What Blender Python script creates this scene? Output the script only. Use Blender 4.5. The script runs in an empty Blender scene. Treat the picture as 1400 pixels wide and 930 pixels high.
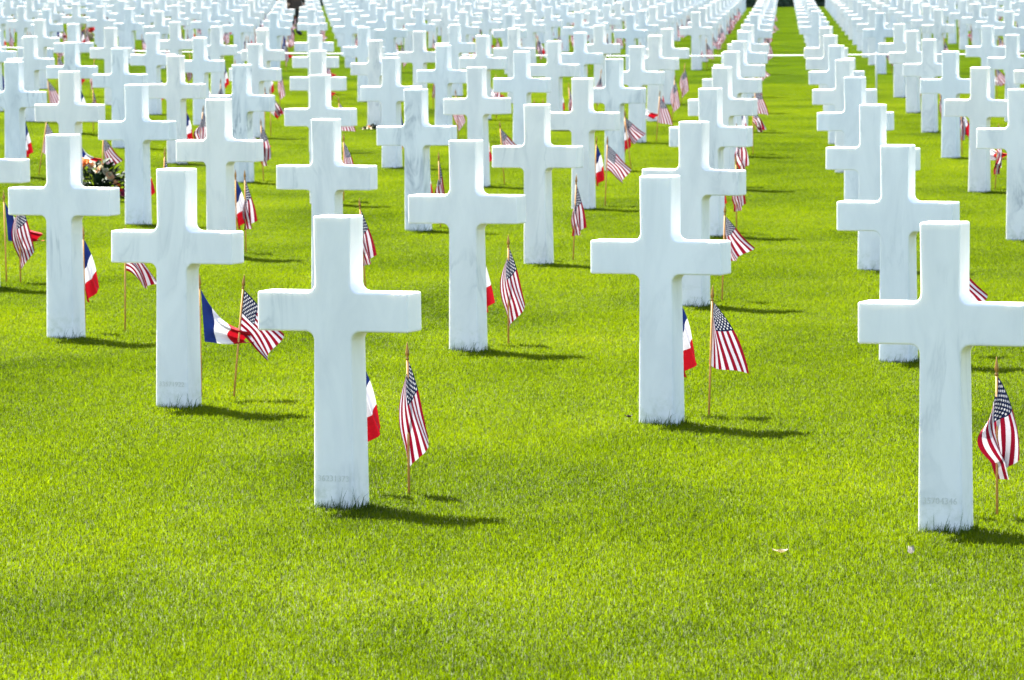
import bpy, bmesh, math, random
import numpy as np
from mathutils import Vector, Matrix

rnd = random.Random(7)
nrg = np.random.default_rng(11)
SC = bpy.context.scene
COL = SC.collection
R = math.radians

# ------------------------------------------------------------------ ground plan of the cemetery plot
FPX, HORIZON, EYE = 6746.56, -51.306, 1.98562          # lens in photo pixels, horizon line, eye height (m)
X0, Y0, ANG = -0.62789, 17.93457, 0.37879             # first cross of the front row, direction of the rows
STEP_I, STEP_J = 2.29507, 3.43027                     # spacing along and across the rows
ROLL = -0.01027
H = 1.07                                              # height of a cross
CA, SA = math.cos(ANG), math.sin(ANG)


def terrain(x, y):
    u = np.clip((np.asarray(y, float) - 19) / 50, -1.2, 4.2)
    v = np.clip(np.asarray(x, float) / 5, -2.4, 2.4)
    return -0.00745 * u * u - 0.03282 * v - 0.00743 * v * u + 0.02731 * v * v * np.clip(u + 0.6, 0, 1) + 0.00289 * u ** 3


def tz(x, y):
    return float(terrain(x, y))


def lattice(i, j):
    return (X0 + STEP_I * CA * i + STEP_J * SA * j, Y0 - STEP_I * SA * i + STEP_J * CA * j)


PITCH = math.atan((465 - HORIZON) / FPX)


def to_photo(x, y, z):
    """where a point falls in the photograph (only used to leave out what lies outside the frame)"""
    c, s = math.cos(PITCH), math.sin(PITCH)
    dz = z - EYE
    d = y * c - dz * s
    v = y * s + dz * c
    px, py = FPX * x / d, -FPX * v / d
    cr, sr = math.cos(ROLL), math.sin(ROLL)
    return 700 + cr * px - sr * py, 465 + sr * px + cr * py


# ------------------------------------------------------------------ node helpers
def new_mat(name):
    m = bpy.data.materials.new(name)
    m.use_nodes = True
    nt = m.node_tree
    nt.nodes.clear()
    out = nt.nodes.new('ShaderNodeOutputMaterial')
    return m, nt, out


def N(nt, kind, **kw):
    n = nt.nodes.new(kind)
    for k, v in kw.items():
        if k.startswith('i_'):
            n.inputs[k[2:].replace('_', ' ')].default_value = v
        else:
            setattr(n, k, v)
    return n


def L(nt, a, b):
    nt.links.new(a, b)


def M(nt, op, a, b=None, c=None):
    n = nt.nodes.new('ShaderNodeMath')
    n.operation = op
    for k, v in enumerate((a, b, c)):
        if v is None:
            continue
        if isinstance(v, (int, float)):
            n.inputs[k].default_value = v
        else:
            nt.links.new(v, n.inputs[k])
    return n.outputs[0]


def MIX(nt, fac, a, b, blend='MIX'):
    n = nt.nodes.new('ShaderNodeMix')
    n.data_type = 'RGBA'
    n.blend_type = blend
    if isinstance(fac, (int, float)):
        n.inputs[0].default_value = fac
    else:
        nt.links.new(fac, n.inputs[0])
    for k, v in ((6, a), (7, b)):
        if isinstance(v, (tuple, list)):
            n.inputs[k].default_value = (*v[:3], 1)
        else:
            nt.links.new(v, n.inputs[k])
    return n.outputs[2]


def RAMP(nt, fac, stops, interp='LINEAR'):
    n = nt.nodes.new('ShaderNodeValToRGB')
    n.color_ramp.interpolation = interp
    while len(n.color_ramp.elements) < len(stops):
        n.color_ramp.elements.new(0.5)
    for e, (p, c) in zip(n.color_ramp.elements, stops):
        e.position = p
        e.color = (*c, 1) if isinstance(c, tuple) else (c, c, c, 1)
    nt.links.new(fac, n.inputs[0])
    return n.outputs[0]


def simple_mat(name, col, rough=0.6, noise=0.15, scale=40.0, metal=0.0, spec=0.4):
    m, nt, out = new_mat(name)
    b = N(nt, 'ShaderNodeBsdfPrincipled', i_Roughness=rough, i_Metallic=metal)
    b.inputs['Specular IOR Level'].default_value = spec
    tc = N(nt, 'ShaderNodeTexCoord')
    nz = N(nt, 'ShaderNodeTexNoise', i_Scale=scale, i_Detail=3.0)
    L(nt, tc.outputs['Object'], nz.inputs['Vector'])
    lo = tuple(c * (1 - noise) for c in col)
    hi = tuple(min(1, c * (1 + noise)) for c in col)
    L(nt, MIX(nt, nz.outputs[0], lo, hi), b.inputs['Base Color'])
    L(nt, b.outputs[0], out.inputs[0])
    return m


# ------------------------------------------------------------------ materials
def marble_material():
    m, nt, out = new_mat('white_marble')
    b = N(nt, 'ShaderNodeBsdfPrincipled', i_Roughness=0.5)
    b.inputs['Specular IOR Level'].default_value = 0.35
    b.inputs['Subsurface Weight'].default_value = 0.25
    b.inputs['Subsurface Radius'].default_value = (0.03, 0.03, 0.028)
    b.inputs['Subsurface Scale'].default_value = 0.6
    tc = N(nt, 'ShaderNodeTexCoord')
    info = N(nt, 'ShaderNodeObjectInfo')
    off = N(nt, 'ShaderNodeVectorMath', operation='SCALE')
    off.inputs[0].default_value = (37.0, 19.0, 53.0)
    L(nt, info.outputs['Random'], off.inputs['Scale'])
    pos = N(nt, 'ShaderNodeVectorMath', operation='ADD')
    L(nt, tc.outputs['Object'], pos.inputs[0])
    L(nt, off.outputs[0], pos.inputs[1])
    # diagonal streaking of the stone
    mp = N(nt, 'ShaderNodeMapping')
    mp.inputs['Rotation'].default_value = (0.2, 1.0, 0.1)
    mp.inputs['Scale'].default_value = (3.0, 3.0, 0.9)
    L(nt, pos.outputs[0], mp.inputs['Vector'])
    cloud = N(nt, 'ShaderNodeTexNoise', i_Scale=2.2, i_Detail=6.0, i_Roughness=0.6, i_Distortion=0.6)
    L(nt, mp.outputs[0], cloud.inputs['Vector'])
    vein_n = N(nt, 'ShaderNodeTexNoise', i_Scale=1.5, i_Detail=5.0, i_Roughness=0.55, i_Distortion=1.4)
    L(nt, mp.outputs[0], vein_n.inputs['Vector'])
    ridge = M(nt, 'ABSOLUTE', M(nt, 'SUBTRACT', vein_n.outputs[0], 0.5))
    vein = RAMP(nt, ridge, [(0.0, 1.0), (0.018, 0.55), (0.05, 0.0)])
    att = N(nt, 'ShaderNodeAttribute', attribute_type='OBJECT', attribute_name='veining')
    patch = N(nt, 'ShaderNodeTexNoise', i_Scale=3.0, i_Detail=2.0)
    L(nt, pos.outputs[0], patch.inputs['Vector'])
    vmask = M(nt, 'MULTIPLY', RAMP(nt, patch.outputs[0], [(0.5, 0.0), (0.68, 1.0)]), att.outputs['Fac'])
    c1 = MIX(nt, RAMP(nt, cloud.outputs[0], [(0.38, 0.0), (0.72, 1.0)]), (0.885, 0.865, 0.83), (0.77, 0.76, 0.74))
    heavy = M(nt, 'MULTIPLY', RAMP(nt, cloud.outputs[0], [(0.48, 0.0), (0.66, 1.0)]), M(nt, 'MULTIPLY', M(nt, 'POWER', att.outputs['Fac'], 2.5), 0.6))
    c2 = MIX(nt, heavy, c1, (0.46, 0.5, 0.52))
    c3 = MIX(nt, M(nt, 'MULTIPLY', vein, vmask), c2, (0.36, 0.39, 0.41))
    # lichen / earth splash near the foot
    sep = N(nt, 'ShaderNodeSeparateXYZ')
    L(nt, tc.outputs['Object'], sep.inputs[0])
    st = N(nt, 'ShaderNodeTexNoise', i_Scale=26.0, i_Detail=4.0, i_Roughness=0.65)
    L(nt, pos.outputs[0], st.inputs['Vector'])
    low = RAMP(nt, sep.outputs[2], [(0.02, 1.0), (0.17, 0.0)])
    stain = M(nt, 'MULTIPLY', low, RAMP(nt, st.outputs[0], [(0.45, 0.0), (0.75, 0.65)]))
    c4 = MIX(nt, stain, c3, (0.42, 0.45, 0.30))
    # individual stones differ slightly, some warmer
    tone = MIX(nt, info.outputs['Random'], (0.93, 0.965, 0.99), (1.0, 0.98, 0.94))
    c5 = MIX(nt, 1.0, c4, tone, 'MULTIPLY')
    L(nt, c5, b.inputs['Base Color'])
    grain = N(nt, 'ShaderNodeTexNoise', i_Scale=180.0, i_Detail=3.0)
    L(nt, pos.outputs[0], grain.inputs['Vector'])
    bp = N(nt, 'ShaderNodeBump', i_Strength=0.06, i_Distance=0.002)
    L(nt, grain.outputs[0], bp.inputs['Height'])
    L(nt, bp.outputs[0], b.inputs['Normal'])
    L(nt, b.outputs[0], out.inputs[0])
    return m


def grass_material(name, base_lo, base_hi, transl=0.58):
    m, nt, out = new_mat(name)
    geo = N(nt, 'ShaderNodeNewGeometry')
    tint = N(nt, 'ShaderNodeAttribute', attribute_type='GEOMETRY', attribute_name='tint')
    big = N(nt, 'ShaderNodeTexNoise', i_Scale=0.55, i_Detail=5.0, i_Roughness=0.62)
    mp = N(nt, 'ShaderNodeMapping')
    mp.inputs['Scale'].default_value = (1.0, 0.55, 0.0)
    L(nt, geo.outputs['Position'], mp.inputs['Vector'])
    L(nt, mp.outputs[0], big.inputs['Vector'])
    fac = M(nt, 'ADD', M(nt, 'MULTIPLY', tint.outputs['Fac'], 0.50), M(nt, 'MULTIPLY', RAMP(nt, big.outputs[0], [(0.30, 0.0), (0.70, 1.0)]), 0.58))
    col = RAMP(nt, fac, [(0.0, base_lo), (0.62, base_hi), (0.97, (base_hi[0] * 1.28, base_hi[1] * 1.1, base_hi[2] * 1.1)),
                         (1.0, (0.20, 0.20, 0.03))])
    d = N(nt, 'ShaderNodeBsdfPrincipled', i_Roughness=0.55)
    d.inputs['Specular IOR Level'].default_value = 0.07
    L(nt, col, d.inputs['Base Color'])
    t = N(nt, 'ShaderNodeBsdfTranslucent')
    L(nt, MIX(nt, 1.0, col, (1.35, 1.4, 0.2), 'MULTIPLY'), t.inputs['Color'])
    mx = N(nt, 'ShaderNodeMixShader')
    mx.inputs[0].default_value = transl
    L(nt, d.outputs[0], mx.inputs[1])
    L(nt, t.outputs[0], mx.inputs[2])
    L(nt, mx.outputs[0], out.inputs[0])
    return m


def cloth_shader(nt, out, col, transl=0.22):
    d = N(nt, 'ShaderNodeBsdfPrincipled', i_Roughness=0.75)
    d.inputs['Specular IOR Level'].default_value = 0.12
    L(nt, col, d.inputs['Base Color'])
    wv = N(nt, 'ShaderNodeTexNoise', i_Scale=28.0, i_Detail=4.0)
    tc = N(nt, 'ShaderNodeTexCoord')
    L(nt, tc.outputs['Object'], wv.inputs['Vector'])
    bp = N(nt, 'ShaderNodeBump', i_Strength=0.6, i_Distance=0.012)
    L(nt, wv.outputs[0], bp.inputs['Height'])
    L(nt, bp.outputs[0], d.inputs['Normal'])
    t = N(nt, 'ShaderNodeBsdfTranslucent')
    L(nt, col, t.inputs['Color'])
    mx = N(nt, 'ShaderNodeMixShader')
    mx.inputs[0].default_value = transl
    L(nt, d.outputs[0], mx.inputs[1])
    L(nt, t.outputs[0], mx.inputs[2])
    L(nt, mx.outputs[0], out.inputs[0])


def american_cloth():
    m, nt, out = new_mat('american_flag_cloth')
    uv = N(nt, 'ShaderNodeUVMap', uv_map='UVMap')
    sep = N(nt, 'ShaderNodeSeparateXYZ')
    L(nt, uv.outputs[0], sep.inputs[0])
    u, v = sep.outputs[0], sep.outputs[1]                 # u along the fly, v down the hoist
    stripe = M(nt, 'MODULO', M(nt, 'FLOOR', M(nt, 'MULTIPLY', v, 12.999)), 2.0)
    red, white, blue = (0.15, 0.002, 0.012), (0.42, 0.40, 0.44), (0.004, 0.007, 0.028)
    base = MIX(nt, stripe, red, white)
    canton = M(nt, 'MULTIPLY', M(nt, 'LESS_THAN', u, 0.40), M(nt, 'LESS_THAN', v, 7 / 13))
    # 50 stars: two interleaved grids of five-pointed stars
    w, h = 0.40, 7 / 13

    def stars(ou, ov, nu, nv):
        gu = M(nt, 'ADD', M(nt, 'MULTIPLY', u, 12 / w / 2), ou)      # columns two twelfths apart
        gv = M(nt, 'ADD', M(nt, 'MULTIPLY', v, 10 / h / 2), ov)
        lu = M(nt, 'SUBTRACT', M(nt, 'FRACT', gu), 0.5)
        lv = M(nt, 'SUBTRACT', M(nt, 'FRACT', gv), 0.5)
        # cell is 2/12 of .40*.30 m by 2/10 of 7/13*.20 m
        du = M(nt, 'MULTIPLY', lu, 0.0200)
        dv = M(nt, 'MULTIPLY', lv, 0.0215)
        r = M(nt, 'SQRT', M(nt, 'ADD', M(nt, 'MULTIPLY', du, du), M(nt, 'MULTIPLY', dv, dv)))
        a = M(nt, 'ARCTAN2', du, dv)
        t = M(nt, 'DIVIDE', M(nt, 'PINGPONG', M(nt, 'ADD', a, math.pi), math.pi / 5), math.pi / 5)
        lim = M(nt, 'ADD', 0.0017, M(nt, 'MULTIPLY', t, 0.0040))
        s = M(nt, 'LESS_THAN', r, lim)
        iu, iv = M(nt, 'FLOOR', gu), M(nt, 'FLOOR', gv)
        ok = M(nt, 'MULTIPLY', M(nt, 'MULTIPLY', M(nt, 'GREATER_THAN', iu, -0.5), M(nt, 'LESS_THAN', iu, nu - 0.5)),
               M(nt, 'MULTIPLY', M(nt, 'GREATER_THAN', iv, -0.5), M(nt, 'LESS_THAN', iv, nv - 0.5)))
        return M(nt, 'MULTIPLY', s, ok)
    s1 = stars(0.0, 0.0, 6, 5)
    s2 = stars(-0.5, -0.5, 5, 4)
    field = MIX(nt, M(nt, 'MAXIMUM', s1, s2), blue, (0.46, 0.46, 0.48))
    cloth_shader(nt, out, MIX(nt, canton, base, field))
    return m


def french_cloth():
    m, nt, out = new_mat('french_flag_cloth')
    uv = N(nt, 'ShaderNodeUVMap', uv_map='UVMap')
    sep = N(nt, 'ShaderNodeSeparateXYZ')
    L(nt, uv.outputs[0], sep.inputs[0])
    u = sep.outputs[0]
    c = MIX(nt, M(nt, 'GREATER_THAN', u, 1 / 3), (0.005, 0.013, 0.075), (0.47, 0.47, 0.51))
    c = MIX(nt, M(nt, 'GREATER_THAN', u, 2 / 3), c, (0.28, 0.004, 0.010))
    cloth_shader(nt, out, c)
    return m


MARBLE = marble_material()
LO, HI = (0.010, 0.025, 0.0006), (0.080, 0.115, 0.0010)
GRASS = grass_material('lawn_grass_blades', LO, HI)
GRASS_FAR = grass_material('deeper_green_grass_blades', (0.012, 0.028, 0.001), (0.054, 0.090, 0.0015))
FRINGE = grass_material('untrimmed_grass_blades', (0.03, 0.055, 0.012), (0.07, 0.115, 0.015), 0.3)
US_CLOTH, FR_CLOTH = american_cloth(), french_cloth()
WOOD = simple_mat('flag_stick_wood', (0.40, 0.20, 0.055), 0.5, 0.3, 60)
GOLD = simple_mat('gilded_plastic', (0.20, 0.105, 0.018), 0.35, 0.25, 80, 0.35)
ENGRAVE = simple_mat('engraved_digits', (0.66, 0.66, 0.60), 0.8, 0.2, 90)
ROPE = simple_mat('white_rope', (0.85, 0.86, 0.84), 0.7, 0.05, 30)
STEEL = simple_mat('white_painted_post', (0.8, 0.8, 0.78), 0.5, 0.08, 20)
DARKLEAF = simple_mat('dark_bouquet_leaf', (0.012, 0.030, 0.010), 0.6, 0.4, 30, 0.0, 0.15)
PEACH = simple_mat('peach_rose_petal', (0.66, 0.36, 0.20), 0.7, 0.15, 40)
ORANGE = simple_mat('orange_rose_petal', (0.66, 0.20, 0.02), 0.7, 0.2, 40)
PINK = simple_mat('pink_petal', (0.40, 0.05, 0.10), 0.7, 0.25, 40)
CREAM = simple_mat('cream_petal', (0.50, 0.44, 0.30), 0.7, 0.1, 40)
REDP = simple_mat('red_petal', (0.65, 0.03, 0.03), 0.6, 0.2, 40)
HEDGE = simple_mat('hedge_leaf', (0.022, 0.045, 0.016), 0.55, 0.5, 1.3)
BARK = simple_mat('bark', (0.10, 0.075, 0.05), 0.85, 0.3, 12)


# ------------------------------------------------------------------ object helpers
def link(o, parent=None):
    COL.objects.link(o)
    if parent:
        o.parent = parent
    return o


def mesh_obj(name, me, parent=None):
    return link(bpy.data.objects.new(name, me), parent)


def bm_mesh(name, bm, *mats):
    me = bpy.data.meshes.new(name)
    bm.normal_update()
    bm.to_mesh(me)
    bm.free()
    for m in mats:
        me.materials.append(m)
    return me


def tag(o, label, cat=None, group=None, kind=None):
    o['label'] = label
    if cat:
        o['category'] = cat
    if group:
        o['group'] = group
    if kind:
        o['kind'] = kind
    return o


def empty(name, loc, rz=0.0):
    o = bpy.data.objects.new(name, None)
    o.empty_display_size = 0.1
    o.location = loc
    o.rotation_euler = (0, 0, rz)
    return link(o)


def tube(bm, pts, radii, seg=8, mat=0, cap=True):
    rings = []
    for k, p in enumerate(pts):
        p = Vector(p)
        a = Vector(pts[max(k - 1, 0)])
        b = Vector(pts[min(k + 1, len(pts) - 1)])
        t = (b - a).normalized()
        n = t.cross(Vector((0.31, 0.95, 0.1))).normalized()
        q = t.cross(n)
        r = radii[k]
        rings.append([bm.verts.new(p + n * (r * math.cos(w)) + q * (r * math.sin(w))) for w in [2 * math.pi * s / seg for s in range(seg)]])
    fs = []
    for a, b in zip(rings, rings[1:]):
        for s in range(seg):
            fs.append(bm.faces.new((a[s], a[(s + 1) % seg], b[(s + 1) % seg], b[s])))
    if cap:
        fs.append(bm.faces.new(rings[0][::-1]))
        fs.append(bm.faces.new(rings[-1]))
    for f in fs:
        f.material_index = mat
        f.smooth = True
    return fs


# ------------------------------------------------------------------ the marble cross
ARM_LO, ARM_HI, ARM_X = 0.650, 0.794, 0.2985


def half_depth(z):
    return 0.5 * (0.148 - 0.026 * z / H)


def cross_mesh():
    r = 0.034
    right = [(0.081, -0.12), (0.080, 0.0)]

    def fillet(cx, cz, a0, a1):
        return [(cx + r * math.cos(R(a0 + (a1 - a0) * k / 8)), cz + r * math.sin(R(a0 + (a1 - a0) * k / 8))) for k in range(9)]
    right += fillet(0.0745 + r, ARM_LO - r, 180, 90)
    right += [(ARM_X, ARM_LO), (ARM_X, ARM_HI)]
    right += fillet(0.0705 + r, ARM_HI + r, 270, 180)
    right += [(0.0740, H)]
    left = [(-x, z) for x, z in reversed(right)]
    outline = right + left
    bm = bmesh.new()
    front = [bm.verts.new((x, -half_depth(z), z)) for x, z in outline]
    back = [bm.verts.new((x, half_depth(z), z)) for x, z in outline]
    n = len(outline)
    bm.faces.new(front)
    bm.faces.new(back[::-1])
    for k in range(n):
        bm.faces.new((front[k], back[k], back[(k + 1) % n], front[(k + 1) % n]))
    bmesh.ops.recalc_face_normals(bm, faces=bm.faces)
    rim = [e for e in bm.edges if (e.verts[0] in front) == (e.verts[1] in front)]
    # the outer corners of arms and head are eased as well
    for k in range(n):
        x, z = outline[k]
        if (abs(abs(x) - ARM_X) < 1e-4) or z > H - 1e-4:
            rim += [e for e in front[k].link_edges if e.other_vert(front[k]) is back[k]]
    bmesh.ops.bevel(bm, geom=rim, offset=0.0075, segments=3, profile=0.5, affect='EDGES', clamp_overlap=True)
    bmesh.ops.triangulate(bm, faces=[f for f in bm.faces if len(f.verts) > 4])
    return bm_mesh('marble_cross', bm, MARBLE)


CROSS = cross_mesh()


def serial_mesh(text):
    cu = bpy.data.curves.new('serial_number', 'FONT')
    cu.body = text
    cu.size = 0.031
    cu.align_x = 'CENTER'
    cu.extrude = 0.0006
    cu.space_character = 1.02
    o = bpy.data.objects.new('serial_number', cu)
    COL.objects.link(o)
    dg = bpy.context.evaluated_depsgraph_get()
    me = bpy.data.meshes.new_from_object(o.evaluated_get(dg))
    bpy.data.objects.remove(o)
    bpy.data.curves.remove(cu)
    me.name = 'serial_number'
    me.materials.clear()
    me.materials.append(ENGRAVE)
    return me


# ------------------------------------------------------------------ small hand flags
STICK_TOP = 0.515


def stick_mesh():
    bm = bmesh.new()
    tube(bm, [(0, 0, -0.05), (0, 0, STICK_TOP)], [0.0048, 0.0046], 8)
    return bm_mesh('stick', bm, WOOD)


def finial_mesh():
    bm = bmesh.new()
    z = STICK_TOP - 0.004
    prof = [(0, 0.0050), (0.004, 0.0085), (0.010, 0.0085), (0.013, 0.0052), (0.017, 0.0052), (0.022, 0.0105), (0.034, 0.0098), (0.060, 0.0052), (0.082, 0.0008)]
    tube(bm, [(0, 0, z + a * .84) for a, _ in prof], [b * .8 for _, b in prof], 10)
    return bm_mesh('finial', bm, GOLD)


def lerp(a, b, t):
    return a + (b - a) * t


def drape(name, mat, HT, HB, MT, MB, FT, FB, folds=1.5, amp=0.02, phase=0.0, curl=0.0, bulge=0.0, gather=0.0, nu=22, nv=26, top=0.508):
    """cloth sheet: hoist edge HT-HB, mid line MT-MB, fly edge FT-FB (x sideways, z below the hoist top), folded in depth"""
    A = [Vector((p[0], 0, p[1])) for p in (HT, HB, MT, MB, FT, FB)]
    bm = bmesh.new()
    uvl = bm.loops.layers.uv.new('UVMap')
    grid = []
    for b in range(nv + 1):
        v = b / nv
        row = []
        for a in range(nu + 1):
            u = a / nu
            # lower half of the hoist bunched up behind, the canton spread out in front
            w_ = v / .54 * .9 if v < .54 else .9 + (v - .54) / .46 * .1
            s_ = lerp(v, lerp(w_, v, u ** 1.3), gather)
            h, mm, f = A[0].lerp(A[1], s_), A[2].lerp(A[3], s_), A[4].lerp(A[5], s_)
            f = f + Vector((0.012 * math.sin(math.pi * v * 2.2 + phase), 0, -0.012 * math.sin(math.pi * v)))
            p = h * ((1 - u) ** 2) + mm * (2 * u * (1 - u)) + f * (u * u)
            grow = min(1, u * 1.6)
            y = amp * grow * math.sin(2 * math.pi * (folds * v + 0.25 * u) + phase)
            y += curl * u * u * (v - 0.5) * 0.2
            x = amp * 0.45 * grow * math.cos(2 * math.pi * (folds * v + 0.3 * u) + phase * 1.7)
            x += -bulge * math.sin(math.pi * min(1, u * 1.25)) * max(0, v - 0.25) * 1.4
            y += -bulge * 0.9 * math.sin(math.pi * min(1, u * 1.2)) * v
            z = 0.006 * grow * math.sin(5.0 * u + 7 * v + phase)
            row.append(bm.verts.new((p.x + x * u ** 0.3 + 0.0055, p.y + y, p.z + z + top)))
        grid.append(row)
    for b in range(nv):
        for a in range(nu):
            f = bm.faces.new((grid[b][a], grid[b][a + 1], grid[b + 1][a + 1], grid[b + 1][a]))
            f.smooth = True
            for lp, (aa, bb) in zip(f.loops, ((a, b), (a + 1, b), (a + 1, b + 1), (a, b + 1))):
                lp[uvl].uv = (aa / nu, bb / nv)
    return bm_mesh(name, bm, mat)


US_SHAPES = {
    'kite':   dict(HT=(0, 0), HB=(-.012, -.055), MT=(.055, -.14), MB=(-.045, -.19), FT=(.085, -.29), FB=(-.002, -.41), folds=1.2, amp=.016, phase=.4, bulge=.03, gather=.9),
    'tuck':   dict(HT=(0, 0), HB=(-.03, -.16), MT=(.085, -.13), MB=(-.055, -.20), FT=(.055, -.30), FB=(.0, -.375), folds=1.6, amp=.022, phase=2.2, bulge=.05),
    'drop':   dict(HT=(0, 0), HB=(-.001, -.03), MT=(.135, -.16), MB=(-.006, -.14), FT=(.165, -.305), FB=(-.018, -.27), folds=1.0, amp=.010, phase=.2, gather=1.0),
    'wing':   dict(HT=(0, 0), HB=(-.002, -.045), MT=(.07, -.08), MB=(-.004, -.16), FT=(.170, -.18), FB=(.03, -.265), folds=1.8, amp=.010, phase=1.1, gather=.9),
    'spread': dict(HT=(0, 0), HB=(-.012, -.19), MT=(.085, -.08), MB=(.06, -.235), FT=(.195, -.185), FB=(.12, -.315), folds=1.3, amp=.012, phase=.9),
    'slack':  dict(HT=(0, 0), HB=(-.012, -.15), MT=(.045, -.13), MB=(-.02, -.24), FT=(.07, -.285), FB=(-.02, -.345), folds=2.0, amp=.018, phase=3.1, bulge=.02, gather=.7),
    'loose':  dict(HT=(0, 0), HB=(0, -.17), MT=(.09, -.10), MB=(.06, -.18), FT=(.16, -.24), FB=(.07, -.25), folds=2.1, amp=.022, phase=1.9),
}
FR_SHAPES = {
    'fall':  dict(HT=(0, 0), HB=(-.012, -.12), MT=(.055, -.12), MB=(-.015, -.22), FT=(.075, -.255), FB=(.008, -.335), folds=1.6, amp=.021, phase=.3),
    'sail':  dict(HT=(0, 0), HB=(.014, -.24), MT=(.065, -.15), MB=(.078, -.25), FT=(.212, -.195), FB=(.217, -.245), folds=1.5, amp=.026, phase=1.3),
    'tight': dict(HT=(0, 0), HB=(-.006, -.16), MT=(.04, -.13), MB=(-.01, -.24), FT=(.055, -.29), FB=(.0, -.34), folds=1.6, amp=.016, phase=2.5),
    'open':  dict(HT=(0, 0), HB=(0, -.19), MT=(.10, -.07), MB=(.09, -.23), FT=(.18, -.20), FB=(.15, -.32), folds=1.4, amp=.014, phase=.8),
}
STICK, FINIAL = stick_mesh(), finial_mesh()
US = {k: drape('flag_cloth', US_CLOTH, **v) for k, v in US_SHAPES.items()}
FR = {k: drape('flag_cloth', FR_CLOTH, **v) for k, v in FR_SHAPES.items()}


def far_flag_mesh(cloth, m):
    """stick, finial and cloth in one mesh, for flags only a few pixels high"""
    bm = bmesh.new()
    bm.from_mesh(cloth)
    tube(bm, [(0, 0, -0.05), (0, 0, STICK_TOP), (0, 0, 0.533), (0, 0, 0.585)], [0.005, 0.005, 0.009, 0.001], 5, 1)
    return bm_mesh('hand_flag', bm, m, WOOD)


US_FAR = {k: far_flag_mesh(drape('far_cloth', US_CLOTH, nu=10, nv=13, **v), US_CLOTH) for k, v in US_SHAPES.items()}
FR_FAR = {k: far_flag_mesh(drape('far_cloth', FR_CLOTH, nu=9, nv=9, **v), FR_CLOTH) for k, v in FR_SHAPES.items()}

ONES = ['', 'first', 'second', 'third', 'fourth', 'fifth', 'sixth', 'seventh', 'eighth', 'ninth', 'tenth', 'eleventh', 'twelfth',
        'thirteenth', 'fourteenth', 'fifteenth', 'sixteenth', 'seventeenth', 'eighteenth', 'nineteenth']


def ordinal(n):
    if n < 20:
        return ONES[n]
    t = {2: ('twentieth', 'twenty'), 3: ('thirtieth', 'thirty'), 4: ('fortieth', 'forty')}[n // 10]
    return t[0] if n % 10 == 0 else t[1] + '-' + ONES[n % 10]


# ------------------------------------------------------------------ which graves are in view
def in_view(x, y):
    zs = tz(x, y)
    best = []
    for lx, lz in ((-ARM_X, .7), (ARM_X, .7), (0, 0), (0, H)):
        best.append(to_photo(x + lx * CA, y - lx * SA, zs + lz))
    xs = [b[0] for b in best]
    return max(xs) > 4 and min(xs) < 1396 and best[2][1] > 2


graves = []
for j in range(0, 50):
    if 16 <= j <= 18:                 # grass path between the two plots
        continue
    row = []
    for i in range(-50, 8):
        x, y = lattice(i, j)
        if y > 14 and in_view(x, y):
            row.append((i, j, x, y))
    for k, g in enumerate(row):
        graves.append(g + (k + 1, len(row)))
graves.sort(key=lambda g: g[3])
near, far_rest = graves[:300], graves[300:]

# measured height of the stones that stand free in front (they sink differently into the turf)
SINK = {(0, 0): -0.000, (1, 0): 0.012, (-1, 2): 0.014, (-2, 2): 0.017, (0, 2): 0.010, (-1, 1): 0.004, (-2, 4): -.012, (-3, 5): -.012, (-3, 6): -.010}
VEIN = {(-4, 8): 1.0, (-5, 7): 1.0, (-1, 2): 0.35, (0, 0): 0.35, (-1, 1): 0.25, (1, 0): 0.22, (-3, 4): 0.5, (-2, 3): 0.6, (-3, 5): 0.7, (0, 2): 0.15, (0, 1): 0.1}
CROSS_LABEL = {
    (0, 0): 'white marble cross at front centre, faint grey vein at its middle, serial number at foot',
    (1, 0): 'largest white marble cross, front right, its right arm reaching the edge of the photo',
    (0, 1): 'white marble cross right of the middle with grass tufts and a clean unveined face',
    (-1, 1): 'white marble cross at left with a diagonal crack line across its head',
}
US_PICK = {(0, 2): ('spread', 0), (0, 0): ('kite', 26), (1, 0): ('tuck', 0), (0, 1): ('drop', 0), (-1, 1): ('spread', 0), (-1, 2): ('kite', 8), (-2, 2): ('loose', 0),
           (-1, 3): ('wing', 0), (-2, 4): ('slack', 0), (-3, 3): ('kite', -8), (-2, 3): ('slack', 5), (-3, 4): ('slack', 20), (-3, 6): ('spread', 10), (-1, 4): ('wing', 0)}
FR_PICK = {(0, 0): ('fall', 0), (1, 0): ('tight', 0), (0, 1): ('fall', 8), (-1, 1): ('sail', 0), (-1, 2): ('tight', 0), (-2, 2): ('fall', -6), (-3, 3): ('sail', 0),
           (-3, 4): ('fall', 0), (-3, 6): ('fall', 0), (-2, 4): ('tight', 0)}
FLAG_AT = {((0, 0), 'US'): (.085, .43, 0.0, 0), ((1, 0), 'US'): (.055, .45, 0, 0), ((0, 1), 'US'): (.08, .38, .02, 0), ((-1, 1), 'US'): (.055, .46, .055, 0),
           ((-1, 2), 'US'): (.045, .44, 0.005, 0), ((-1, 1), 'FR'): (-.088, .42, 0, 0), ((0, 2), 'US'): (.11, .43, .02, 0), ((-1, 2), 'FR'): (-.10, .42, 0, 0), ((0, 0), 'FR'): (-.112, .43, 0, 0), ((1, 0), 'FR'): (-.15, .43, 0, 0), ((0, 1), 'FR'): (-.064, .40, 0, 0),
           ((-3, 3), 'US'): (.03, .43, 0, 0), ((-3, 4), 'US'): (-.02, .43, 0, 0), ((-3, 4), 'FR'): (-.085, .42, 0, 0), ((-2, 2), 'FR'): (-.09, .40, 0, 0), ((-2, 2), 'US'): (.09, .52, .01, 0)}

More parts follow.
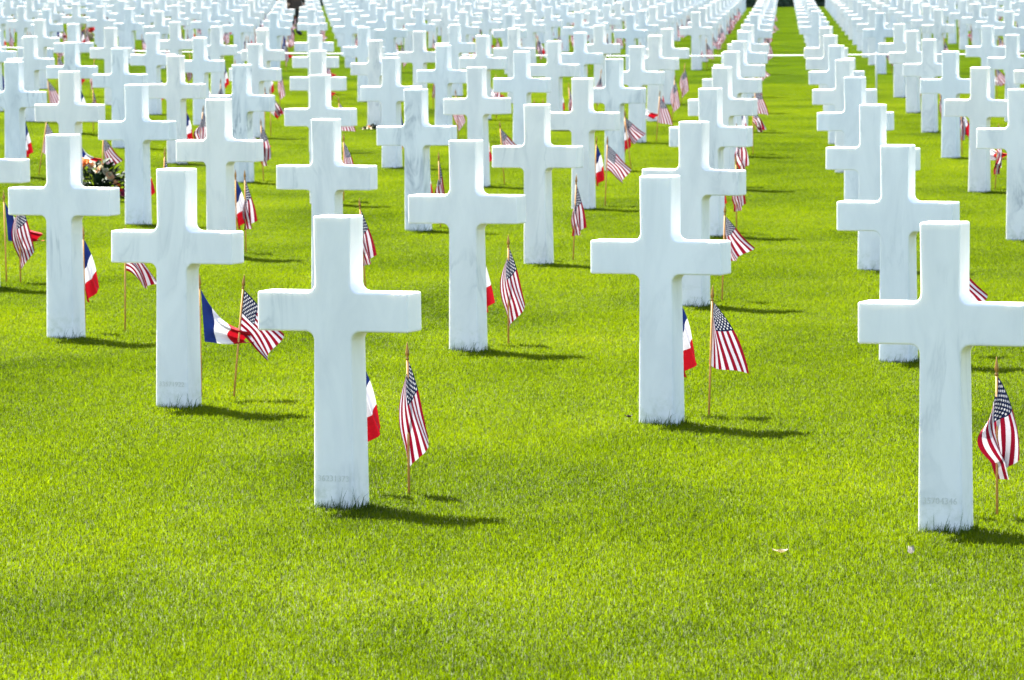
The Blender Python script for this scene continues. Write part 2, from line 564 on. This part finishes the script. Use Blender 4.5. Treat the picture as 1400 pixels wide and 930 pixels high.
NARROW = {'US': ['kite', 'kite', 'slack', 'slack', 'tuck', 'drop', 'wing', 'loose'], 'FR': ['fall', 'fall', 'tight', 'tight', 'sail', 'open']}
SERIALS = {(0, 0): '36231373', (1, 0): '35704346', (-1, 1): '33571922'}


def row_name(j):
    if j <= 15:
        return 'front row' if j == 0 else ordinal(j + 1) + ' row from the front'
    return ordinal(j - 18) + ' row beyond the rope'


def place_of(k, n):
    return 'leftmost' if k == 1 else ('rightmost' if k == n else ordinal(k) + ' from left')


for i, j, x, y, k, n in near:
    z = tz(x, y)
    s = SINK.get((i, j), rnd.uniform(-.006, .010))
    o = mesh_obj('marble_cross', CROSS)
    o.location = (x, y, z)
    o.rotation_euler = (rnd.gauss(0, .006), rnd.gauss(0, .006), -ANG + rnd.gauss(0, .015))
    if (i, j) in ((0, 0), (1, 0), (0, 1)):
        o.rotation_euler = (0, 0, -ANG)
    o.scale = (1, 1, 1 + s / H)
    o['veining'] = VEIN.get((i, j), 0.15 + 0.5 * rnd.random() ** 3)
    if (i, j) in CROSS_LABEL:
        lab = CROSS_LABEL[(i, j)]
    elif k == 1 or k == n:
        lab = 'white marble cross, %s in the %s' % (place_of(k, n), row_name(j))
    else:
        lab = 'white marble cross, %s in the %s' % (ordinal(k) + ' from left', row_name(j))
    tag(o, lab, 'cross', 'white marble crosses in rows')
    if (i, j) in SERIALS:
        t = mesh_obj('serial_number', serial_mesh(SERIALS[(i, j)]), o)
        zz = 0.105
        t.location = (0.0, -half_depth(zz) - 0.0004, zz)
        t.rotation_euler = (R(90) + math.atan(0.013 / H), 0, 0)
    # two little flags planted in front of the inscription, i.e. on the far side
    for kind, shapes, far_shapes, pick, lx0 in (('US', US, US_FAR, US_PICK, .03), ('FR', FR, FR_FAR, FR_PICK, -.115)):
        sh, turn = pick.get((i, j), (rnd.choice(NARROW[kind]), rnd.gauss(0, 38)))
        lx, ly, lean, lean_y = FLAG_AT.get(((i, j), kind), (lx0 + rnd.uniform(-.03, .03), .43 + rnd.uniform(-.05, .05), rnd.gauss(0, .035), rnd.gauss(0, .03)))
        fx, fy = x + lx * CA + ly * SA, y - lx * SA + ly * CA
        loc = (fx, fy, tz(fx, fy))
        word = 'American' if kind == 'US' else 'French'
        where = ('at the %s cross of the %s' if k in (1, n) else 'at the cross %s in the %s') % (place_of(k, n), row_name(j))
        lab = '%s flag %s' % (word, where)
        if y < 62:
            f = empty('american_flag' if kind == 'US' else 'french_flag', loc, R(turn))
            mesh_obj('stick', STICK, f)
            mesh_obj('finial', FINIAL, f)
            mesh_obj('flag_cloth', shapes[sh], f)
        else:
            f = mesh_obj('american_flag' if kind == 'US' else 'french_flag', far_shapes[sh])
            f.location = loc
            f.rotation_euler = (0, 0, R(turn))
        # lean of the stick, in world axes
        f.rotation_euler = (Matrix.Rotation(math.atan(lean / .55), 3, 'Y') @ Matrix.Rotation(lean_y, 3, 'X') @ Matrix.Rotation(R(turn), 3, 'Z')).to_euler()
        tag(f, lab, 'flag', 'American flags at the crosses' if kind == 'US' else 'French flags at the crosses')

# the rows past the first three hundred, read as one mass
bm = bmesh.new()
for i, j, x, y, k, n in far_rest:
    st = len(bm.verts)
    bm.from_mesh(CROSS)
    bm.verts.ensure_lookup_table()
    mt = Matrix.Translation((x, y, tz(x, y))) @ Matrix.Rotation(-ANG + rnd.gauss(0, .012), 4, 'Z')
    for v in bm.verts[st:]:
        v.co = mt @ v.co
o = mesh_obj('distant_crosses', bm_mesh('distant_crosses', bm, MARBLE))
o['veining'] = 0.2
tag(o, 'packed distant rows of small white crosses along the top of the photo', 'crosses', None, 'stuff')

# ------------------------------------------------------------------ ground
def ground():
    xs = np.concatenate([np.linspace(-600, -60, 10), np.linspace(-50, 50, 101), np.linspace(60, 600, 10)])
    ys = np.concatenate([np.linspace(-200, -10, 6), np.linspace(0, 260, 131), np.linspace(300, 1500, 8)])
    XX, YY = np.meshgrid(xs, ys)
    ZZ = terrain(XX, YY)
    me = bpy.data.meshes.new('lawn_ground')
    nx, ny = len(xs), len(ys)
    vs = np.stack([XX.ravel(), YY.ravel(), ZZ.ravel()], 1)
    idx = np.arange(nx * ny).reshape(ny, nx)
    fs = np.stack([idx[:-1, :-1].ravel(), idx[:-1, 1:].ravel(), idx[1:, 1:].ravel(), idx[1:, :-1].ravel()], 1)
    me.from_pydata(vs.tolist(), [], fs.tolist())
    m, nt, out = new_mat('lawn_soil_and_thatch')
    b = N(nt, 'ShaderNodeBsdfPrincipled', i_Roughness=0.95)
    geo = N(nt, 'ShaderNodeNewGeometry')
    nz = N(nt, 'ShaderNodeTexNoise', i_Scale=9.0, i_Detail=6.0)
    L(nt, geo.outputs['Position'], nz.inputs['Vector'])
    L(nt, MIX(nt, nz.outputs[0], (0.018, 0.028, 0.004), (0.045, 0.060, 0.006)), b.inputs['Base Color'])
    L(nt, b.outputs[0], out.inputs[0])
    me.materials.append(m)
    o = mesh_obj('ground', me)
    o['kind'] = 'structure'
    o['label'] = 'gently rolling ground under the mown lawn'
    return o


ground()


# ------------------------------------------------------------------ grass blades
def blade_patch(name, size, n, hmin, hmax, wid, lean, mat):
    g = nrg
    bx, by = g.uniform(-size / 2, size / 2, n), g.uniform(-size / 2, size / 2, n)
    h = g.uniform(hmin, hmax, n)
    az = g.uniform(0, 2 * np.pi, n)
    ln = np.abs(g.normal(0, lean, n))
    la = g.uniform(0, 2 * np.pi, n)
    w = wid * g.uniform(.7, 1.3, n)
    dx, dy = np.cos(az) * w / 2, np.sin(az) * w / 2
    V = np.zeros((n, 5, 3))
    mx, my = np.cos(la) * ln * h * .45, np.sin(la) * ln * h * .45
    tx, ty = np.cos(la) * ln * h * 1.25, np.sin(la) * ln * h * 1.25
    V[:, 0] = np.stack([bx - dx, by - dy, np.full(n, -.006)], 1)
    V[:, 1] = np.stack([bx + dx, by + dy, np.full(n, -.006)], 1)
    V[:, 2] = np.stack([bx + mx + dx * .85, by + my + dy * .85, h * .6], 1)
    V[:, 3] = np.stack([bx + mx - dx * .85, by + my - dy * .85, h * .6], 1)
    V[:, 4] = np.stack([bx + tx, by + ty, h * np.clip(1 - .28 * ln, .4, 1)], 1)
    me = bpy.data.meshes.new(name)
    me.vertices.add(n * 5)
    me.vertices.foreach_set('co', V.ravel())
    base = np.arange(n)[:, None] * 5
    loops = np.concatenate([base + np.array([[0, 1, 2, 3]]), base + np.array([[3, 2, 4]])], 1)
    me.loops.add(n * 7)
    me.loops.foreach_set('vertex_index', loops.ravel().astype(np.int32))
    me.polygons.add(n * 2)
    st = np.stack([np.arange(n) * 7, np.arange(n) * 7 + 4], 1).ravel()
    me.polygons.foreach_set('loop_start', st.astype(np.int32))
    me.update(calc_edges=True)
    me.validate()
    a = me.attributes.new('tint', 'FLOAT', 'POINT')
    a.data.foreach_set('value', np.repeat(np.where(g.random(n) < .012, 1.0, g.random(n) ** 1.2 * .9), 5).astype(np.float32))
    me.materials.append(mat)
    return bpy.data.objects.new(name, me)


def scatter(name, pts, rot, scl, var, sources, label, cat):
    n = len(pts)
    me = bpy.data.meshes.new(name)
    me.vertices.add(n)
    me.vertices.foreach_set('co', np.asarray(pts, np.float32).ravel())
    for nm, tp, dat in (('rot', 'FLOAT', rot), ('scl', 'FLOAT', scl), ('var', 'INT', var)):
        a = me.attributes.new(nm, tp, 'POINT')
        a.data.foreach_set('value', np.asarray(dat, np.int32 if tp == 'INT' else np.float32))
    me.materials.append(sources[0].data.materials[0])
    o = mesh_obj(name, me)
    ng = bpy.data.node_groups.new(name, 'GeometryNodeTree')
    ng.interface.new_socket('Geometry', in_out='INPUT', socket_type='NodeSocketGeometry')
    ng.interface.new_socket('Geometry', in_out='OUTPUT', socket_type='NodeSocketGeometry')
    gi, go = ng.nodes.new('NodeGroupInput'), ng.nodes.new('NodeGroupOutput')
    jn = ng.nodes.new('GeometryNodeJoinGeometry')

    def attr(nm, tp):
        a = ng.nodes.new('GeometryNodeInputNamedAttribute')
        a.data_type = tp
        a.inputs['Name'].default_value = nm
        return a.outputs[0]
    rv = ng.nodes.new('ShaderNodeCombineXYZ')
    ng.links.new(attr('rot', 'FLOAT'), rv.inputs[2])
    sv = ng.nodes.new('ShaderNodeCombineXYZ')
    sv.inputs[0].default_value = sv.inputs[1].default_value = 1.0
    ng.links.new(attr('scl', 'FLOAT'), sv.inputs[2])
    va = attr('var', 'INT')
    for k, src in enumerate(sources):
        oi = ng.nodes.new('GeometryNodeObjectInfo')
        oi.inputs['Object'].default_value = src
        oi.inputs['As Instance'].default_value = True
        cp = ng.nodes.new('FunctionNodeCompare')
        cp.data_type = 'INT'
        cp.operation = 'EQUAL'
        ng.links.new(va, cp.inputs[2])
        cp.inputs[3].default_value = k
        ip = ng.nodes.new('GeometryNodeInstanceOnPoints')
        ng.links.new(gi.outputs[0], ip.inputs['Points'])
        ng.links.new(cp.outputs[0], ip.inputs['Selection'])
        ng.links.new(oi.outputs['Geometry'], ip.inputs['Instance'])
        ng.links.new(rv.outputs[0], ip.inputs['Rotation'])
        ng.links.new(sv.outputs[0], ip.inputs['Scale'])
        ng.links.new(ip.outputs[0], jn.inputs[0])
    ng.links.new(jn.outputs[0], go.inputs[0])
    md = o.modifiers.new('grass', 'NODES')
    md.node_group = ng
    tag(o, label, cat, None, 'stuff')
    return o


PS = 0.5
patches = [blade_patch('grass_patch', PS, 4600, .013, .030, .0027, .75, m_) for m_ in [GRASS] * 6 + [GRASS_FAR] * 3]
gx, gy = np.meshgrid(np.arange(-40, 40, PS), np.arange(11.5, 225, PS))
gx, gy = gx.ravel(), gy.ravel()
keep = np.abs(gx) < .106 * gy + 1.6
gx, gy = gx[keep], gy[keep]
ng_ = len(gx)
lump = .5 + .5 * np.sin(gx * 1.3 + np.sin(gy * .9) * 2) * np.sin(gy * .8 + np.sin(gx * .7) * 2)
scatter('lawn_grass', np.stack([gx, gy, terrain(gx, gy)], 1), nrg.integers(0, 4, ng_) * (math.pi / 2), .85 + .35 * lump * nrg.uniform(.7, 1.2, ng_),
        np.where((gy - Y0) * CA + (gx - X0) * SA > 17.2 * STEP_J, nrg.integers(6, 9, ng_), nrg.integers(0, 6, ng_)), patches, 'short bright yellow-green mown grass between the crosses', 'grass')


# longer uncut blades against the shaded feet of the stones
def fringe_patch():
    n = 85
    g = nrg
    V, F, T = [], [], []
    for q in range(n):
        x = g.uniform(-.085, .10)
        y = -.078 - abs(g.normal(0, .012))
        if g.random() < .25:
            x, y = .085 + abs(g.normal(0, .01)), g.uniform(-.07, .07)
        # fewer and shorter on the sunny left
        h = g.uniform(.020, .038) * (1.0 if x > -.02 else .7)
        if g.random() < .08:
            h *= 1.9
        a = g.normal(.5, .5)
        w = .0024
        ex, ey = math.sin(a) * h, g.normal(0, .18) * h
        k = len(V)
        V += [(x - w / 2, y, -.01), (x + w / 2, y, -.01), (x + ex * .4 + w * .4, y + ey * .4, h * .6), (x + ex * .4 - w * .4, y + ey * .4, h * .6),
              (x + ex, y + ey, h * abs(math.cos(a)) + .01)]
        F += [(k, k + 1, k + 2, k + 3), (k + 3, k + 2, k + 4)]
        T += [g.random() * .8] * 5
    me = bpy.data.meshes.new('fringe_patch')
    me.from_pydata(V, [], F)
    a = me.attributes.new('tint', 'FLOAT', 'POINT')
    a.data.foreach_set('value', np.asarray(T, np.float32))
    me.materials.append(FRINGE)
    return bpy.data.objects.new('fringe_patch', me)


fr = [g for g in near if g[3] < 75]
scatter('uncut_grass', [(g[2], g[3], tz(g[2], g[3])) for g in fr], [-ANG] * len(fr), [rnd.uniform(.55, 1.15) if g[:2] not in ((0, 0), (1, 0), (0, 1), (-1, 2)) else 1.2 for g in fr],
        [rnd.randrange(5) for g in fr], [fringe_patch() for _ in range(5)], 'dark uncut grass blades at the feet of the crosses', 'grass')


# ------------------------------------------------------------------ the white rope between the plots
def rope():
    root = empty('rope_barrier', (*lattice(-10.1, 16.2), tz(*lattice(-10.1, 16.2))), 0)
    base = Vector(root.location)
    hgt = 0.545
    spots = [-19.3, -16.45, -13.2, -10.15, -6.72, -3.4]
    bm = bmesh.new()
    pts = []
    for a, b in zip(spots, spots[1:]):
        for t in range(12):
            i = lerp(a, b, t / 12)
            x, y = lattice(i, 16.2)
            w = t / 12
            pts.append(Vector((x, y, tz(x, y) + hgt - .012 * 4 * w * (1 - w))) - base)
    tube(bm, pts, [.0085] * len(pts), 7)
    mesh_obj('rope', bm_mesh('rope', bm, ROPE), root)
    for i in spots:
        x, y = lattice(i, 16.2)
        p = Vector((x, y, tz(x, y))) - base
        bm = bmesh.new()
        tube(bm, [p + Vector((0, 0, -.1)), p + Vector((0, 0, hgt + .02)), p + Vector((0, 0, hgt + .035))], [.014, .014, .006], 8)
        mesh_obj('post', bm_mesh('post', bm, STEEL), root)
    tag(root, 'thin white rope stretched low across the grass path between the two plots', 'rope')


rope()


# ------------------------------------------------------------------ flowers
def leaf(bm, p, d, up, ln, wd, mat):
    d = d.normalized()
    s = d.cross(up).normalized()
    u = s.cross(d).normalized()
    p = Vector(p)
    c = [p, p + d * ln * .35 + s * wd + u * .012, p + d * ln * .75 + s * wd * .7 + u * .006, p + d * ln,
         p + d * ln * .75 - s * wd * .7 + u * .006, p + d * ln * .35 - s * wd + u * .012]
    mid = [p + d * ln * .35, p + d * ln * .75]
    v = [bm.verts.new(q) for q in c]
    w = [bm.verts.new(q) for q in mid]
    for f in ((v[0], v[1], w[0]), (v[1], v[2], w[1], w[0]), (v[2], v[3], w[1]), (v[3], v[4], w[1]), (v[4], v[5], w[0], w[1]), (v[5], v[0], w[0])):
        fc = bm.faces.new(f)
        fc.material_index = mat


def rose(r, *mats):
    bm = bmesh.new()
    for ring, (rr, hh, n) in enumerate(((.3, .95, 3), (.6, .85, 5), (.95, .55, 6), (1.15, .2, 7))):
        for q in range(n):
            a = 2 * math.pi * (q + .5 * ring) / n + ring
            cols = []
            for s in range(5):
                t = s / 4
                rad = r * rr * (.35 + .65 * t ** .6)
                hgt = r * (hh * 1.2 * t - .3)
                cols.append([(rad, a + w * math.pi / n * 1.35 * (.5 + .5 * math.sin(math.pi * min(1, .25 + t * .75))), hgt + (-.08 * r * t if w else 0)) for w in (-1, -.4, .4, 1)])
            vv = [[bm.verts.new((q_[0] * math.cos(q_[1]), q_[0] * math.sin(q_[1]), q_[2])) for q_ in row] for row in cols]
            for s in range(4):
                for w in range(3):
                    f = bm.faces.new((vv[s][w], vv[s][w + 1], vv[s + 1][w + 1], vv[s + 1][w]))
                    f.smooth = True
                    f.material_index = 0 if ring < 2 or len(mats) < 2 else 1
    return bm_mesh('rose', bm, *mats)


def bouquet(loc, blooms, label, w=.24, h=.26, nleaf=130, tail=None, seed=1):
    rr = random.Random(seed)
    root = empty('bouquet', loc)
    bm = bmesh.new()
    for q in range(nleaf):
        a, e = rr.uniform(0, 6.28), rr.uniform(0, 1)
        rad = w * math.sqrt(rr.random())
        p = Vector((rad * math.cos(a), rad * .6 * math.sin(a), rr.uniform(.0, h) * (1 - .45 * rad / w)))
        d = Vector((math.cos(a) + rr.gauss(0, .5), .6 * math.sin(a) + rr.gauss(0, .5), rr.uniform(-.2, .9)))
        leaf(bm, p, d, Vector((0, 0, 1)), rr.uniform(.07, .12), rr.uniform(.020, .034), 0)
    for q in range(9):
        a = rr.uniform(0, 6.28)
        tube(bm, [(0, 0, 0), (.5 * w * math.cos(a), .3 * w * math.sin(a), h * .5), (.8 * w * math.cos(a), .5 * w * math.sin(a), h * .85)], [.004, .004, .003], 5, 0)
    mesh_obj('foliage', bm_mesh('foliage', bm, DARKLEAF), root)
    for (x, y, z, r, mats) in blooms:
        f = mesh_obj('flower', rose(r, *mats), root)
        f.location = (x, y, z)
        f.rotation_euler = (R(rr.uniform(15, 60)), R(rr.uniform(-25, 25)), rr.uniform(-1, 1))
    tag(root, label, 'flowers')
    return root


bx, by = -3.46, 41.5
bouquet((bx, by, tz(bx, by)), [(-.15, -.09, .335, .036, (PEACH, CREAM)), (-.09, -.10, .315, .034, (ORANGE, PEACH)), (-.13, -.11, .28, .034, (ORANGE, PEACH)), (-.185, -.1, .30, .032, (CREAM, PEACH)),
                               (.07, -.12, .235, .03, (CREAM, CREAM)), (.12, -.12, .175, .036, (PEACH, CREAM)), (.165, -.10, .12, .028, (REDP, ORANGE)), (.19, -.10, .07, .030, (REDP, PINK)),
                               (.215, -.12, .045, .028, (PINK, PINK)), (.03, -.12, .27, .026, (CREAM, CREAM)), (-.12, -.13, .315, .034, (PEACH, ORANGE)), (-.05, -.12, .285, .03, (PEACH, CREAM)), (-.165, -.12, .265, .03, (ORANGE, ORANGE)),
                               (.0, -.13, .25, .026, (CREAM, PEACH)), (.1, -.13, .205, .03, (CREAM, PEACH)), (.145, -.13, .15, .028, (PEACH, PEACH))],
        'bouquet of peach and orange roses with dark leaves among the crosses at left', w=.22, h=.33, nleaf=240, seed=3)
bx, by = -10.05, 117.6
bouquet((bx, by, tz(bx, by)), [(-.12, -.1, .36, .09, (CREAM, CREAM)), (.16, -.1, .30, .10, (REDP, REDP)), (.02, -.15, .14, .12, (CREAM, CREAM)), (.1, -.1, .12, .09, (CREAM, CREAM)),
                               (-.05, -.1, .25, .06, (PINK, CREAM))],
        'small far bouquet of white and red flowers among crosses at upper left', w=.2, h=.3, nleaf=60, seed=5)
bx, by = -1.67, 58.6
bouquet((bx, by, tz(bx, by)), [(-.05, -.05, .03, .028, (CREAM, CREAM)), (.0, -.06, .04, .025, (ORANGE, CREAM)), (.05, -.05, .035, .028, (CREAM, CREAM))],
        'low posy of white and orange flowers lying in the grass at upper centre', w=.08, h=.03, nleaf=18, seed=8)


# ------------------------------------------------------------------ a person standing far back in the aisle, legs and coat hem in view
def person(x, y):
    z0 = tz(x, y)
    me = bpy.data.meshes.new('person')
    J = {'pel': (0, 0, .96), 'waist': (0, 0, 1.10), 'chest': (0, -.01, 1.34), 'neck': (0, .0, 1.50), 'hd0': (0, -.015, 1.58), 'hd1': (0, -.02, 1.72),
         'shl': (-.19, 0, 1.42), 'ell': (-.25, .02, 1.14), 'wrl': (-.25, -.06, .90), 'hal': (-.245, -.09, .80),
         'shr': (.19, 0, 1.42), 'elr': (.25, .03, 1.14), 'wrr': (.25, -.05, .90), 'har': (.245, -.08, .80),
         'hil': (-.09, 0, .90), 'knl': (-.10, -.02, .50), 'anl': (-.10, .02, .10), 'tol': (-.12, -.15, .035),
         'hir': (.09, 0, .90), 'knr': (.09, -.03, .50), 'anr': (.09, .01, .10), 'tor': (.11, -.16, .035)}
    Rd = {'pel': .155, 'waist': .145, 'chest': .17, 'neck': .065, 'hd0': .085, 'hd1': .095, 'shl': .085, 'ell': .06, 'wrl': .042, 'hal': .04, 'shr': .085, 'elr': .06, 'wrr': .042, 'har': .04,
          'hil': .11, 'knl': .085, 'anl': .065, 'tol': .045, 'hir': .11, 'knr': .085, 'anr': .065, 'tor': .045}
    names = list(J)
    E = [('pel', 'waist'), ('waist', 'chest'), ('chest', 'neck'), ('neck', 'hd0'), ('hd0', 'hd1'), ('chest', 'shl'), ('shl', 'ell'), ('ell', 'wrl'), ('wrl', 'hal'),
         ('chest', 'shr'), ('shr', 'elr'), ('elr', 'wrr'), ('wrr', 'har'), ('pel', 'hil'), ('hil', 'knl'), ('knl', 'anl'), ('anl', 'tol'), ('pel', 'hir'), ('hir', 'knr'), ('knr', 'anr'), ('anr', 'tor')]
    me.from_pydata([J[n] for n in names], [(names.index(a), names.index(b)) for a, b in E], [])
    o = mesh_obj('person', me)
    sk = o.modifiers.new('skin', 'SKIN')
    sb = o.modifiers.new('smooth', 'SUBSURF')
    sb.levels = sb.render_levels = 2
    for k, n in enumerate(names):
        d = me.skin_vertices[0].data[k]
        d.radius = (Rd[n], Rd[n] * (.72 if n in ('pel', 'waist', 'chest') else 1))
        d.use_root = n == 'pel'
    dg = bpy.context.evaluated_depsgraph_get()
    body = bpy.data.meshes.new_from_object(o.evaluated_get(dg))
    bpy.data.objects.remove(o)
    body.name = 'person'
    body.materials.clear()
    for m in (simple_mat('dark_trousers', (.020, .018, .018), .9, .3, 12), simple_mat('dark_brown_jacket', (.045, .030, .020), .85, .3, 10), simple_mat('skin', (.45, .28, .2), .5, .1, 20),
              simple_mat('black_shoe', (.012, .012, .012), .4, .1, 20)):
        body.materials.append(m)
    for p in body.polygons:
        c = p.center
        p.use_smooth = True
        hand = abs(c.x) > .17 and c.z < .87
        p.material_index = 2 if (hand or c.z > 1.5) else 3 if c.z < .09 else 0 if c.z < .86 else 1
    o = mesh_obj('person', body)
    o.location = (x, y, z0)
    o.rotation_euler = (0, 0, R(35))
    # coat over the hips
    bm = bmesh.new()
    ringz = [(.70, .235, .18), (.85, .215, .165), (1.0, .19, .14), (1.25, .205, .145), (1.42, .20, .12), (1.50, .08, .075)]
    rings = [[bm.verts.new((a * math.cos(t), b * math.sin(t), zz)) for t in [2 * math.pi * s / 20 for s in range(20)]] for zz, a, b in ringz]
    for a, b in zip(rings, rings[1:]):
        for s in range(20):
            bm.faces.new((a[s], a[(s + 1) % 20], b[(s + 1) % 20], b[s])).smooth = True
    mesh_obj('coat', bm_mesh('coat', bm, body.materials[1]), o)
    # hair and face
    bm = bmesh.new()
    bmesh.ops.create_uvsphere(bm, u_segments=18, v_segments=12, radius=.108)
    for v in bm.verts:
        v.co = Vector((v.co.x, v.co.y * 1.1 + .015, v.co.z * 1.1 + 1.725))
    bmesh.ops.delete(bm, geom=[v for v in bm.verts if v.co.y < -.03 and v.co.z < 1.77], context='VERTS')
    mesh_obj('hair', bm_mesh('hair', bm, simple_mat('dark_hair', (.03, .02, .015), .6, .3, 30)), o)
    bm = bmesh.new()
    for sx in (-.035, .035):
        bmesh.ops.create_uvsphere(bm, u_segments=8, v_segments=6, radius=.012, matrix=Matrix.Translation((sx, -.108, 1.68)))
    bmesh.ops.create_uvsphere(bm, u_segments=8, v_segments=6, radius=.016, matrix=Matrix.Translation((0, -.118, 1.645)))
    mesh_obj('face', bm_mesh('face', bm, body.materials[2]), o)
    tag(o, 'person in dark trousers and brown coat standing far back between the crosses', 'person')


px_, py_ = -5.72, 132.3
person(px_, py_)


# ------------------------------------------------------------------ clipped hedge that ends the far plot
def hedge():
    c = lattice(-27.5, 51.2)
    root = empty('hedge', (c[0], c[1], tz(*c)), -ANG)
    g = random.Random(4)
    bm = bmesh.new()
    ln, dp, hh = 76, 1.6, 2.2
    vs = [bm.verts.new((sx * (ln / 2 - .15), sy * (dp / 2 - .15), z)) for z in (-.6, hh - .15) for sx, sy in ((-1, -1), (1, -1), (1, 1), (-1, 1))]
    for f in ((0, 3, 2, 1), (4, 5, 6, 7), (0, 1, 5, 4), (1, 2, 6, 5), (2, 3, 7, 6), (3, 0, 4, 7)):
        bm.faces.new([vs[q] for q in f])
    for q in range(30000):
        x = g.uniform(-ln / 2, ln / 2)
        s = g.random()
        if s < .62:
            p = Vector((x, -dp / 2 + g.gauss(0, .06), g.uniform(-.1, hh)))
        elif s < .82:
            p = Vector((x, g.uniform(-dp / 2, dp / 2), hh + g.gauss(-.05, .07)))
        else:
            p = Vector((x, dp / 2 + g.gauss(0, .06), g.uniform(-.1, hh)))
        d = Vector((g.gauss(0, 1), g.gauss(0, 1), g.gauss(0, 1))).normalized()
        e = d.orthogonal().normalized()
        r = g.uniform(.05, .10)
        bm.faces.new([bm.verts.new(p + d * r), bm.verts.new(p + e * r * .6), bm.verts.new(p - d * r), bm.verts.new(p - e * r * .6)])
    mesh_obj('foliage', bm_mesh('foliage', bm, HEDGE), root)
    for q in range(20):
        bm = bmesh.new()
        tube(bm, [(-36 + q * 3.8, 0, -.6), (-36 + q * 3.8, .05, 1.2)], [.06, .03], 6)
        mesh_obj('stem', bm_mesh('stem', bm, BARK), root)
    tag(root, 'dark clipped hedge closing the far end of the grass aisle', 'hedge')


hedge()


# ------------------------------------------------------------------ small things lying on the lawn
def litter(name, loc, ln, wd, col, label, cat, rz, curl):
    bm = bmesh.new()
    n = 8
    rows = []
    for a in range(n + 1):
        t = a / n
        w = wd * math.sin(math.pi * (.08 + .84 * t)) ** .7
        rows.append([bm.verts.new(((t - .5) * ln, s * w, .025 + curl * (2 * t - 1) ** 2 + .35 * wd * s * s + .004 * math.sin(9 * t + 3 * s))) for s in (-1, -.5, 0, .5, 1)])
    for a in range(n):
        for s in range(4):
            bm.faces.new((rows[a][s], rows[a + 1][s], rows[a + 1][s + 1], rows[a][s + 1])).smooth = True
    bmesh.ops.solidify(bm, geom=list(bm.faces), thickness=.0012)
    o = mesh_obj(name, bm_mesh(name, bm, simple_mat(name, col, .7, .25, 50)))
    o.location = (*loc, tz(*loc) + .004)
    o.rotation_euler = (0, 0, rz)
    tag(o, label, cat)


litter('dry_leaf', (.885, 16.3), .055, .013, (.42, .37, .25), 'pale curled dry leaf lying on the open lawn at lower right', 'leaf', .1, .008)
litter('paper_scrap', (1.315, 16.25), .03, .012, (.36, .35, .33), 'small crumpled greyish scrap on the grass left of the largest cross', 'litter', 1.2, .02)
litter('brown_leaf', (.50, 21.2), .035, .012, (.03, .02, .012), 'tiny dark brown leaf on the grass beside the cross right of centre', 'leaf', .3, .008)

# ------------------------------------------------------------------ light, sky, camera
sd = Vector((-.40, .64, 1.0)).normalized()
el, az = math.asin(sd.z), math.atan2(sd.x, sd.y)
w = bpy.data.worlds.new('World')
SC.world = w
w.use_nodes = True
nt = w.node_tree
nt.nodes.clear()
sky = nt.nodes.new('ShaderNodeTexSky')
sky.sky_type = 'NISHITA'
sky.sun_disc = False
sky.sun_elevation = el
sky.sun_rotation = az
sky.dust_density = 2.8
sky.ozone_density = 0.9
bg = nt.nodes.new('ShaderNodeBackground')
bg.inputs[1].default_value = 0.07
wo = nt.nodes.new('ShaderNodeOutputWorld')
nt.links.new(sky.outputs[0], bg.inputs[0])
nt.links.new(bg.outputs[0], wo.inputs[0])

sun = bpy.data.lights.new('sun', 'SUN')
sun.energy = 5.0
sun.angle = R(.53)
sun.color = (1.0, .955, .88)
so = link(bpy.data.objects.new('sun', sun))
so.rotation_euler = sd.to_track_quat('Z', 'Y').to_euler()
so.location = (-20, 30, 50)

cam = bpy.data.cameras.new('camera')
cam.sensor_width = 36
cam.lens = 36 * FPX / 1400
cam.clip_start = .5
cam.clip_end = 3000
cam.dof.use_dof = True
cam.dof.focus_distance = 20.0
cam.dof.aperture_fstop = 16
co = link(bpy.data.objects.new('camera', cam))
co.matrix_world = Matrix.Translation((0, 0, EYE)) @ Matrix.Rotation(R(90) - PITCH, 4, 'X') @ Matrix.Rotation(ROLL, 4, 'Z')
SC.camera = co

SC.render.engine = 'CYCLES'
SC.view_settings.view_transform = 'Standard'
SC.view_settings.look = 'None'
SC.view_settings.gamma = 1
SC.view_settings.use_curve_mapping = False
SC.view_settings.exposure = 2.82
SC.cycles.max_bounces = 6
SC.cycles.transparent_max_bounces = 4
SC.render.film_transparent = False
